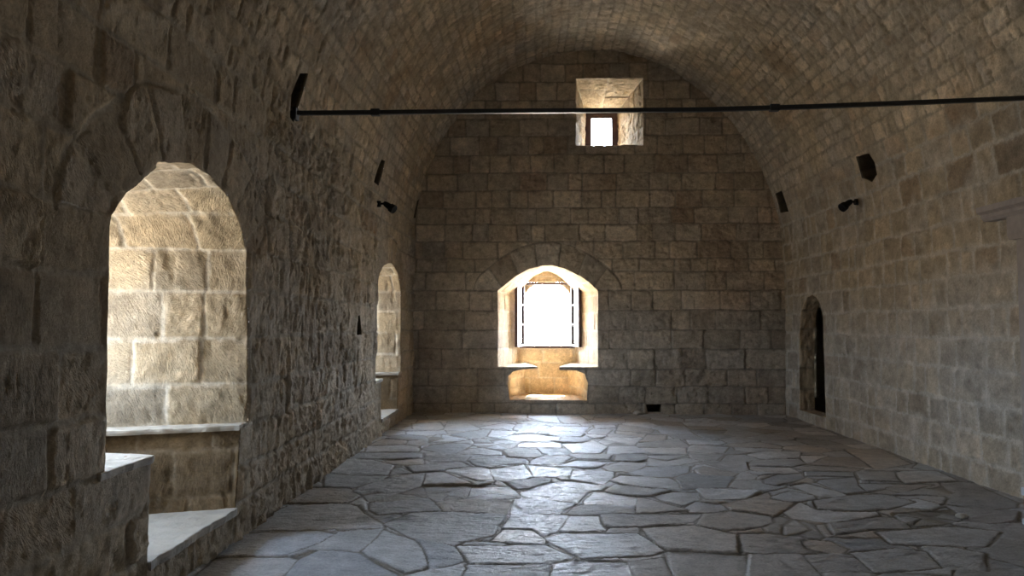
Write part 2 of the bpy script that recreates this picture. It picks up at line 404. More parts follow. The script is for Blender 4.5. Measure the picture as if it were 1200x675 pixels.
def side_tweak(U, V, h, col, d, sid):
    g = (.28 * sstep(STOT - 2.6, STOT - 1.2, V) + .12 * (1 - sstep(1.2, 2.6, V)) + .08)[..., None]
    col = col * (1 - g) + col.mean(-1, keepdims=True) * np.array([1.03, 1.0, .95]) * g
    n = fbm(U * 5, V * 5, 700, 4, .6)
    L = (1 - sstep(3.1, 3.6, V)); R = sstep(STOT - 3.8, STOT - 3.3, V); mid = 1 - L - R
    # left wall: heavily tooled, deeply weathered; lower courses rubble
    low = (1 - sstep(.25, .7, V + .15 * n)) * L
    gouge = fbm(U * 26, V * 7, 710, 4, .6)
    L_ = L * (.12 + .88 * sstep(4.6, 6.4, U))
    h = h + L_ * (.022 * gouge - .034 * sstep(.25, .6, fbm(U * 16, V * 5.5, 713, 4, .6))) + low * (.022 * fbm(U * 9, V * 12, 711, 4, .65))
    # right wall: pointed flush with pale mortar
    h = h * (1 - .25 * R)
    h = h + mid * (.010 * fbm(U * 12, V * 12, 720, 5, .7) - .012 * sstep(.3, .7, fbm(U * 9, V * 9, 721, 4, .6)))
    # colours
    col = col * (1 + .10 * n)[..., None]
    col = col * (1 + (.20 * fbm(U * 7, V * 8, 725, 5, .72) - .20 * sstep(.28, .6, fbm(U * 15, V * 17, 726, 4, .65))) * (mid + R))[..., None]
    grey = sstep(-.1, .5, fbm(U * .8, V * .8, 730, 3))[..., None] * .35
    g = col.mean(-1, keepdims=True) * np.array([1.0, .97, .92])
    col = col * (1 - grey) + g * grey
    up = np.clip(sstep(3.2, 3.8, V) * (1 - sstep(STOT - 3.6, STOT - 3.2, V)), 0, 1)[..., None]
    brown = (up * sstep(.15, .55, fbm(U * 1.1 + 5, V * 1.6, 740, 4))[..., None]) * .45
    col = col * (1 - brown) + col * np.array([.78, .62, .47]) * brown
    return h, col
def ST_SIDE(u, v):
    R = sstep(STOT - 3.8, STOT - 3.3, v); Lf = 1 - sstep(3.1, 3.6, v); M = 1 - R - Lf
    mort = np.array([.42, .36, .27]) * Lf[..., None] + np.array([.36, .295, .205]) * M[..., None] + np.array([.49, .435, .35]) * R[..., None]
    return dict(jw=.018 * Lf + .012 * M + .026 * R, jd=.009 * Lf + .009 * M + .010 * R, bulge=.010 * (1 - M) + .005 * M, tilt=.07, rough=(.012 + .014 * sstep(4.6, 6.2, u)) * Lf + .016 * M + .014 * R, pits=.020 - .010 * Lf * (1 - sstep(4.6, 6.2, u)), ragged=1.5 + 1.6 * R + 1.3 * M,
                mix=[3, 3, 2, 1.2, 2, 3], mortar=mort, smear=.35 * Lf + .55 * M + .6 * R, toolv=1, tool=1.6, bright=1.05 * Lf + 1.2 * M + .90 * R)
holes_side = [polyA, polyB, hs['a'][0], hs['b'][0], hs['c'][0], hs['e'][0], hs['f'][0], hs['g'][0], [(y, STOT - z) for y, z in polyE]]
rings = [(0, 4.44, 1.55, 2.03, .42, 11), (1, 10.62, 1.5, 2.03, .38, 11)]
sheet('side', vault_surf, ys, sv, pat_side, ST_SIDE, 101, M_STONE, holes=holes_side, rings=rings, tweak=side_tweak,
      cuts=[('wall_left', 0, J1), ('ceiling', J1, J2), ('wall_right', J2, len(sv) - 1)])
bpy.data.objects['ceiling'].data.materials[0] = M_VAULT
for w in bpy.data.objects: 
    pass

# ------------------------------------------------------------------ wall with the two windows
vbB = [-.08, .16, .45, .74, 1.08, 1.40, 1.74, 2.08, 2.40, 2.62, 2.92, 3.22, 3.50, 3.80, 4.10, 4.42, 4.75, 5.05, 5.38, 5.70, 6.02, 6.4]
patB = Courses(vbB, lambda k: .58 if k < 8 else .42, XL - .2, XR + .2, 41, vary=.45)
def back_tweak(U, V, h, col, d, sid):
    n = fbm(U * 2.2, V * 2.2, 800, 4)
    red = sstep(.1, .6, fbm(U * 1.2 + 3, V * .9, 810, 3) + .25 * sstep(1.5, 3, U) * (1 - sstep(1.2, 2.2, V)))[..., None] * .4
    col = col * (1 - red) + col * np.array([.92, .72, .62]) * red
    g = (1 - sstep(.8, 2.8, V))[..., None] * .3 + .24; col = col * (1 - g) + col.mean(-1, keepdims=True) * np.array([1.03, 1.0, .95]) * g
    col = col * (1 + .26 * fbm(U * 6, V * 7, 820, 5, .72) - .22 * sstep(.25, .6, fbm(U * 13, V * 15, 821, 4, .65)))[..., None]
    h = h - .012 * sstep(.3, .65, fbm(U * 13, V * 15, 821, 4, .65))
    stain = np.exp(-((U - 1.2) / .25) ** 2 - ((V - 4.15) / .38) ** 2) * (.55 + .3 * n)
    col = col * (1 - .45 * np.clip(stain, 0, 1))[..., None]
    h = h + .010 * fbm(U * 7, V * 11, 805, 4, .6) * sstep(.1, .6, fbm(U * 1.4, V * 1.4, 806, 2) + .4)
    return h, col
ST_BACK = dict(jw=.012, jd=.010, bulge=.008, tilt=.05, rough=.018, pits=.016, mix=[2, 3, 1.4, 1.6, 3, 3], mortar=(.31, .26, .19), smear=.35, tool=2.4, bright=1.2)
sheet('wall_back', Plane((0, D, 0), (1, 0, 0), (0, 0, 1), (0, -1, 0)), np.arange(XL - .12, XR + .13, .0145), np.arange(-.12, 6.40, .0145), patB, ST_BACK, 201, M_STONE,
      holes=[polyC, polyD, polyF], rings=[(0, .25, 1.0, 2.10, .40, 13)], tweak=back_tweak)

# ------------------------------------------------------------------ wall behind the viewer, with an added opening for fill light
ST_SOFT = dict(ST_BACK, jw=.018)
FILL_WIN = [(.9, 1.5), (.9, 2.1), (1.3, 2.1), (1.3, 1.5)]
patR = Courses(np.arange(-.1, 6.8, .32), .5, XL - .2, XR + .2, 43)
sheet('wall_rear', Plane((0, YB, 0), (1, 0, 0), (0, 0, 1), (0, 1, 0)), np.arange(XL - .12, XR + .13, .06), np.arange(-.06, 6.44, .06), patR, ST_SOFT, 301, M_STONE, holes=[FILL_WIN])

# ------------------------------------------------------------------ window recesses
ST_NICHE = dict(jw=.011, jd=.010, bulge=.006, tilt=.05, rough=.016, pits=.018, mix=[4, 2, 5, .4, 1.5, 3], mortar=(.66, .60, .50), smear=.3, tool=2.6, bright=.98)
def on_wall(P, right=False):
    return vault_surf(P[:, 0], STOT - P[:, 1] if right else P[:, 1])[0]
def lift_side(P, x): return np.stack([P[:, 0] * 0 + x, P[:, 0], P[:, 1]], -1)
def lift_back(P, y): return np.stack([P[:, 0], P[:, 0] * 0 + y, P[:, 1]], -1)
def rect_frame(prefix, quad, axis, at, w, t, mat, parent, bars=()):
    """four bars of a frame in a vertical plane (axis 'x': plane x = at; 'y': plane y = at)"""
    (a0, z0), (a1, z1) = quad; V = []; F = []
    def box(u0, u1, v0, v1):
        n = len(V)
        for q in (at - t / 2, at + t / 2):
            for (u, v) in ((u0, v0), (u1, v0), (u1, v1), (u0, v1)): V.append((q, u, v) if axis == 'x' else (u, q, v))
        for f in ((0, 1, 2, 3), (7, 6, 5, 4), (0, 4, 5, 1), (1, 5, 6, 2), (2, 6, 7, 3), (3, 7, 4, 0)): F.append([n + i for i in f])
    box(a0, a1, z0, z0 + w); box(a0, a1, z1 - w, z1); box(a0, a0 + w, z0 + w, z1 - w); box(a1 - w, a1, z0 + w, z1 - w)
    for (u0, u1, v0, v1) in bars: box(u0, u1, v0, v1)
    return mesh_obj(prefix, V, F, mat, parent, bevel=.004)
def mesh_obj(name, V, F, mat, parent=None, bevel=0., smooth=False):
    me = bpy.data.meshes.new(name); me.from_pydata([tuple(map(float, v)) for v in V], [], F); me.update()
    import bmesh
    bm = bmesh.new(); bm.from_mesh(me); bmesh.ops.recalc_face_normals(bm, faces=bm.faces)
    if bevel: bmesh.ops.bevel(bm, geom=bm.edges[:], offset=bevel, segments=2, affect='EDGES', clamp_overlap=True)
    bm.to_mesh(me); bm.free()
    if smooth: me.polygons.foreach_set('use_smooth', [True] * len(me.polygons))
    me.materials.append(mat); o = bpy.data.objects.new(name, me); C.objects.link(o)
    if parent: o.parent = parent
    return o
def arclen(P): return np.concatenate([[0], np.cumsum(np.linalg.norm(np.diff(P, axis=0), axis=1))])
def portal(loc, rot, sx, sy):
    l = bpy.data.lights.new('daylight_portal', 'AREA'); l.shape = 'RECTANGLE'; l.size = sx; l.size_y = sy; l.energy = 1; l.cycles.is_portal = True
    o = bpy.data.objects.new('daylight_portal', l); C.objects.link(o); o.location = loc; o.rotation_euler = rot; return o

def side_window(name, poly, key, base, seed, explicit, courses, dd=1.18):
    c = (base[0][0] + base[13][0]) / 2
    backP = follow(niche_back(base, c), key)
    # small irregularities fade into the depth
    A = on_wall(poly); Bm = lift_side((poly + backP) / 2, XL - dd / 2); Bk = lift_side(backP, XL - dd)
    Bm[:, 1] = A[:, 1] * .42 + Bk[:, 1] * .58
    T = arclen(A)[-1]
    tb = list(courses)
    while tb[-1] < T + .2: tb.append(tb[-1] + .31)
    pat = Courses(tb, .42, 0, dd + .2, seed, explicit=explicit)
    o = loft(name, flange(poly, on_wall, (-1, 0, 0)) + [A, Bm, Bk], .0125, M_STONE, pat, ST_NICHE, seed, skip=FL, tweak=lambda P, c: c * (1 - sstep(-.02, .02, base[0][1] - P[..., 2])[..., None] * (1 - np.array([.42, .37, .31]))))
    # end wall of the recess with the window hole
    y0, y1 = c - .44, c + .44; z0, z1 = .95, 2.2
    hole = [(y0, z0), (y0, z1), (y1, z1), (y1, z0)]
    patE = Courses(np.arange(.0, 3.2, .3), .4, c - 1.2, c + 1.2, seed + 1)
    sheet('end_wall', Plane((XL - dd + .01, 0, 0), (0, 1, 0), (0, 0, 1), (1, 0, 0)), np.arange(c - 1.0, c + 1.0, .04), np.arange(.05, 2.8, .04), patE, ST_NICHE, seed + 2, M_STONE, holes=[hole], parent=o)
    hp, hk = resample(hole, .05)
    loft('outer_reveal', [lift_side(hp, XL - dd + .01), lift_side(hp, XL - dd - .35)], .05, M_STONE, patE, ST_NICHE, seed + 3, parent=o)
    rect_frame('window_frame', ((y0, z0), (y1, z1)), 'x', XL - dd - .06, .05, .06, M_WOOD, o)
    portal((XL - dd - .36, c, (z0 + z1) / 2), (0, -pi / 2, 0), z1 - z0, y1 - y0)
    return o
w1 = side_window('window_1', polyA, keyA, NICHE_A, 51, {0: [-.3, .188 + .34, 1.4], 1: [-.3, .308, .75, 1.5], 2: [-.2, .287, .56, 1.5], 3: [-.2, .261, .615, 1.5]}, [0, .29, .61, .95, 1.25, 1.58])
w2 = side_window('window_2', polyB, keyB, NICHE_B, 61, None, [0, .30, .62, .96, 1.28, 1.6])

def ledge(name, pts, z, th, mat, parent, seed, wob=.016):
    """a thin stone seat slab with a worn edge; pts is its outline in (x, y)"""
    P, _ = resample(pts, .03, wob, seed); n = len(P); V = []; F = []
    offs = [(-th, .006), (-th * .5, .0), (-.004, .0), (0, .005)]
    c = P.mean(0)
    for dz, ins in offs:
        for i, (x, y) in enumerate(P):
            k = 1 - ins / max(.1, hypot(x - c[0], y - c[1]))
            V.append((c[0] + (x - c[0]) * k, c[1] + (y - c[1]) * k, z + dz + .004 * float(fbm(np.array(i * .4), np.array(dz * 40), seed, 2))))
    for l in range(3):
        for i in range(n): j = (i + 1) % n; F.append([l * n + i, l * n + j, (l + 1) * n + j, (l + 1) * n + i])
    F.append(list(range(n))[::-1]); F.append([3 * n + i for i in range(n)])
    return mesh_obj(name, V, F, mat, parent)
for (w, yn0, yn1, yf0, yf1, z) in ((w1, 3.50, 3.99, 5.17, 5.42, .795), (w2, 9.66, 10.09, 11.30, 11.60, .765)):
    c = (yn0 + yf1) / 2
    ledge('seat_slab', [(XL + .012, yn0), (XL + .012, yn1), (XL - .75, yn1 + .17), (XL - .75, yn0 + .1), (XL - .3, yn0)], z, .04, M_SLAB, w, int(yn0 * 10))
    ledge('seat_slab', [(XL + .005, yf0), (XL + .005, yf1), (XL - .9, yf1 - .2), (XL - .9, yf0 - .35)], z, .035, M_SLAB, w, int(yn0 * 10) + 1)
    ledge('footwell_slab', [(XL + .015, yn1 - .02), (XL + .015, yf0 - .02), (XL - .9, yf0 - .37), (XL - .9, yn1 + .25)], .235 if z > .78 else .22, .05, M_STEP, w, int(yn0 * 10) + 2)

# window at the far end
DI = 1.30
backC = follow(winc_back(WIN_C), keyC)
A = lift_back(polyC, D); Mid = A * .45 + lift_back(backC, D + DI) * .55; Mid[:, 1] = D + DI * .55
low = polyC[:, 1] < .77
Mid[low, 0] = A[low, 0] * .82 + backC[low, 0] * .18
Bk = lift_back(backC, D + DI)
TC = arclen(A)
tb = [0, .31, .63, .97, 1.30]; 
while tb[-1] < TC[-1] + .3: tb.append(tb[-1] + .30)
ST_WIN = dict(ST_NICHE, bulge=.004, rough=.004, pits=.004, tilt=.03, bright=1.3)
w3 = loft('window_3', [lift_back(offset_out(polyC, .012), D + .012), A, Mid, Bk], .0125, M_STONE, Courses(tb, .45, 0, DI + .2, 71), ST_WIN, 71, skip=.017)
WH = [(-.265, 1.05), (-.265, 2.29), (.798, 2.29), (.798, 1.05)]
patW = Courses([-.1, .2, .5, .78, 1.05, 1.4, 1.75, 2.1, 2.4, 2.8], .5, -.8, 1.4, 72)
sheet('end_wall', Plane((0, D + DI - .01, 0), (1, 0, 0), (0, 0, 1), (0, -1, 0)), np.arange(-.75, 1.30, .02), np.arange(.1, 2.75, .02), patW, ST_WIN, 73, M_STONE, holes=[WH], parent=w3)
# outer reveal, its head a shallow arch
WO = [(-.17, 1.0), (-.17, 2.06), (-.06, 2.20), (.10, 2.29), (.2665, 2.32), (.43, 2.29), (.60, 2.20), (.71, 2.06), (.71, 1.0)]
WI = [(-.265, 1.05), (-.265, 2.29), (-.12, 2.29), (.06, 2.29), (.2665, 2.29), (.47, 2.29), (.65, 2.29), (.798, 2.29), (.798, 1.05)]
op, ok = resample(WO, .05); ip = follow(WI, ok)
loft('outer_reveal', [lift_back(ip, D + DI), lift_back(ip, D + DI + .10), lift_back(op, D + DI + .12), lift_back(op, D + DI + .42)], .03, M_STONE, patW, ST_WIN, 74, parent=w3)
fr = rect_frame('window_frame', ((-.265, 1.05), (.798, 2.29)), 'y', D + DI + .03, .045, .07, M_WOOD, w3)
portal((.27, D + DI + .44, 1.68), (-pi / 2, 0, 0), 1.0, 1.4)
def casement(hx, ang, side):
    """open glazed leaf hinged at hx, three panes tall"""
    Wd, z0, z1 = .47, 1.085, 2.275; y0 = D + DI - .01
    V = []; F = []
    def box(u0, u1, v0, v1, t=.038):
        n = len(V)
        for q in (-t / 2, t / 2):
            for (u, v) in ((u0, v0), (u1, v0), (u1, v1), (u0, v1)): V.append((u, q, v))
        for f in ((0, 1, 2, 3), (7, 6, 5, 4), (0, 4, 5, 1), (1, 5, 6, 2), (2, 6, 7, 3), (3, 7, 4, 0)): F.append([n + i for i in f])
    box(0, .055, z0, z1, .05); box(Wd - .06, Wd, z0, z1, .055); box(.045, Wd - .045, z0, z0 + .05); box(.045, Wd - .045, z1 - .05, z1)
    h = (z1 - z0 - .1)
    for k in (1, 2): zz = z0 + .05 + h * k / 3; box(.045, Wd - .045, zz - .017, zz + .017, .034)
    lf = mesh_obj('casement', V, F, M_WOOD, w3, bevel=.003)
    lf.location = (hx, y0, 0); lf.rotation_euler = (0, 0, ang)
    for k in range(3):
        a = z0 + .05 + h * k / 3 + .011; b = z0 + .05 + h * (k + 1) / 3 - .011
        V = []; F = [(0, 1, 2, 3), (7, 6, 5, 4), (0, 4, 5, 1), (1, 5, 6, 2), (2, 6, 7, 3), (3, 7, 4, 0)]
        for q in (-.002, .002):
            for (u, v) in ((.043, a - .002), (Wd - .043, a - .002), (Wd - .043, b + .002), (.043, b + .002)): V.append((u, q, v))
        mesh_obj('pane', V, F, M_GLASS, lf)
casement(-.185, -pi / 2 - radians(16), -1)
casement(.725, -pi / 2 + radians(15), 1)

# high window
bD = follow(WIN_D2, keyD)
ST_HI = dict(ST_NICHE, rough=.030, pits=.024, bulge=.012, smear=.1, mortar=(.5, .44, .34), bright=1.0)
w4 = loft('window_4', flange(polyD, lambda q: lift_back(q, D), (0, 1, 0)) + [lift_back(polyD, D), lift_back(bD, D + DI)], .0125, M_STONE, Courses([0, .4, .8, 1.18, 1.75, 2.35, 2.8, 3.2, 3.6, 4.2, 4.8], .4, 0, DI + .2, 81), ST_HI, 81, skip=FL)
HH = [(1.0, 4.60), (1.0, 5.50), (1.594, 5.50), (1.594, 4.60)]
rect_frame('window_frame', ((.985, 4.56), (1.61, 5.53)), 'y', D + DI + .0, .12, .08, M_WOOD, w4)
hp, _ = resample([(.99, 4.59), (.99, 5.52), (1.605, 5.52), (1.605, 4.59)], .05)
loft('outer_reveal', [lift_back(hp, D + DI - .0), lift_back(hp, D + DI + .4)], .05, M_STONE, patW, ST_WIN, 83, parent=w4)
portal((1.295, D + DI + .42, 5.05), (-pi / 2, 0, 0), .62, .92)

# added window behind the viewer, out of view, there for weak fill light
rp, rk = resample(FILL_WIN, .05)
w5 = loft('added_fill_window', [lift_back(rp, YB), lift_back(rp, YB - .7)], .05, M_STONE, Courses(np.arange(0, 8, .3), .4, 0, 1, 91), ST_NICHE, 91)
rect_frame('window_frame', ((.9, 1.5), (1.3, 2.1)), 'y', YB - .6, .05, .06, M_WOOD, w5)
portal((1.1, YB - .72, 1.8), (pi / 2, 0, 0), .4, .6)

# doorway in the right wall and the dark stair beyond it
dp = polyE
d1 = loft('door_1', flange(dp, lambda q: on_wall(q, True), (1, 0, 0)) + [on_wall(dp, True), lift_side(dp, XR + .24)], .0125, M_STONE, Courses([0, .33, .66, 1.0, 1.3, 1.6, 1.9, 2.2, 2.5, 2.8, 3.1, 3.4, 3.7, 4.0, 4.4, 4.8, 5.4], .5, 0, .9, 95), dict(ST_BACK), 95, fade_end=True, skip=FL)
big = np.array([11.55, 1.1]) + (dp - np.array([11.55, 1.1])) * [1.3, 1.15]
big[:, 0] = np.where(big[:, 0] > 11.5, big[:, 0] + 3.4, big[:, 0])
loft('stair_shaft', [lift_side(dp, XR + .24), lift_side(big, XR + .26), lift_side(big, XR + 1.6), lift_side(big * 0 + big.mean(0), XR + 1.62)], .08, M_STONE, Courses(np.arange(0, 9, .32), .4, 0, 3, 96), dict(ST_BACK, bright=.6), 96, parent=d1)  # stone darkened and shaft lengthened to put deep shade behind the doorway
# drain hole, beam sockets, slit: real cavities in the masonry
ST_HOLE = dict(ST_BACK, rough=.006, pits=.004, bulge=.002, bright=.28, mortar=(.09, .075, .06))  # stone and mortar darkened to paint in the shade inside the holes
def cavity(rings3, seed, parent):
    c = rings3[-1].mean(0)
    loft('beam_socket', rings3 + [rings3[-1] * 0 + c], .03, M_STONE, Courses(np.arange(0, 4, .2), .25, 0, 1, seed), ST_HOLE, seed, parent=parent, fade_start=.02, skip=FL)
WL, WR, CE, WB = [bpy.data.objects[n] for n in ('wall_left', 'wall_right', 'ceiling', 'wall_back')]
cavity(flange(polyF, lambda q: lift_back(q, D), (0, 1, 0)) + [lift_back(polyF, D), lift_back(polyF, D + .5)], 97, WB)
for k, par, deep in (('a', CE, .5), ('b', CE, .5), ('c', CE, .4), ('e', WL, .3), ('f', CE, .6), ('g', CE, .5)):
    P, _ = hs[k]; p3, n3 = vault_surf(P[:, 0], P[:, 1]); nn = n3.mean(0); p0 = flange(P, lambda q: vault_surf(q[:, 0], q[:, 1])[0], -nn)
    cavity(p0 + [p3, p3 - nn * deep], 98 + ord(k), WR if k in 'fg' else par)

# ------------------------------------------------------------------ floor of irregular flags
SITES = [(-1.71,4.64),(-1.84,5.15),(-1.34,5.2),(-1.27,4.66),(-0.92,5.02),(-0.61,4.9),(-0.29,4.97),(-1.9,5.88),(-1.3,5.73),(-0.7,5.87),(-0.58,5.51),(-1.87,6.56),(-1.79,7.16),(-1.74,7.8),(-1.67,8.66),(-1.73,9.16),(-1.67,9.84),(-0.99,7.98),(-1.36,7.66),(-0.81,9.08),(-0.66,8.88),(-1.1,9.18),(-0.65,7.61),(-1.21,7.11),(-1.09,6.28),(-0.75,6.71),(-0.4,6.77),(-0.46,6.24),(-0.32,7.62),(-1.67,10.79),(-1.16,9.98),(-0.98,10.96),(-0.64,9.52),(-0.42,10.4),(-0.47,8.42),(-0.99,8.49),(-1.43,8.21),(-1.61,6.63),(-0.22,5.52),(-0.09,4.98),(0.44,5.25),(0.03,5.77),(0.4,5.73),(0.93,5.96),(0.64,5.62),(0.03,6.31),(0.61,6.58),(0.52,6.15),(1.04,6.39),(1.25,6.6),(0.24,6.85),(-0.07,7.15),(-0.23,7.62),(0.19,7.78),(0.6,8.19),(0.58,7.47),(1.08,7.24),(0.92,6.93),(0.95,8.03),(1.31,7.81),(-0.43,8.24),(0.24,8.44),(0.67,8.63),(1.11,8.55),(1.15,9.09),(1.58,9.04),(1.61,9.63),(1.55,8.66),(1.14,9.92),(1.63,10.19),(0.62,9.33),(0.09,9.38),(-0.15,8.89),(-0.1,10.14),(0.52,10.16),(1.0,10.86),(0.47,10.94),(-0.34,10.54),(-0.45,11.28),(0.66,11.99),(0.11,11.98),(1.39,11.02),(2.28,9.84),(2.13,9.23),(1.96,8.76),(1.47,8.21),(1.65,7.39),(1.96,7.98),(1.64,6.78),(1.95,6.31),(1.44,6.25),(1.12,5.41),(0.89,4.83),(0.34,4.65),(1.92,5.74),(1.63,5.22),(2.34,7.84),(2.45,7.48),(2.35,6.8),(2.1,7.15),(2.33,8.32),(2.72,8.69),(-0.22,4.63),(2.86,10.49),(3.35,10.78),(2.52,11.06),(2.77,9.5),(3.2,9.74),(2.16,12.04),(3.07,12.06),(3.75,12.08),(2.59,6.97),(2.97,7.7),(3.44,7.65),(3.9,7.6),(3.33,7.1),(2.65,6.43),(3.81,6.85),(3.2,6.54),(3.49,6.11),(2.63,6.0),(3.46,5.72),(2.94,5.64),(3.14,5.2),(1.92,4.83),(2.34,5.23),(2.75,4.96),(3.85,8.7),(3.37,9.22),(3.6,8.86),(3.97,8.38),(3.56,11.05),(3.93,10.54),(4.1,9.85)]
rg = np.random.RandomState(8); S = []
for p in SITES:
    if all(hypot(p[0] - q[0], (p[1] - q[1]) * .85) > .26 for q in S): S.append(p)
tries = 0
while tries < 9000:
    p = (rg.uniform(XL - .2, XR + .2), rg.uniform(YB - .2, D + .2)); tries += 1
    if all(hypot(p[0] - q[0], (p[1] - q[1]) * 1.15) > .38 for q in S): S.append(p)
S = np.array(S)
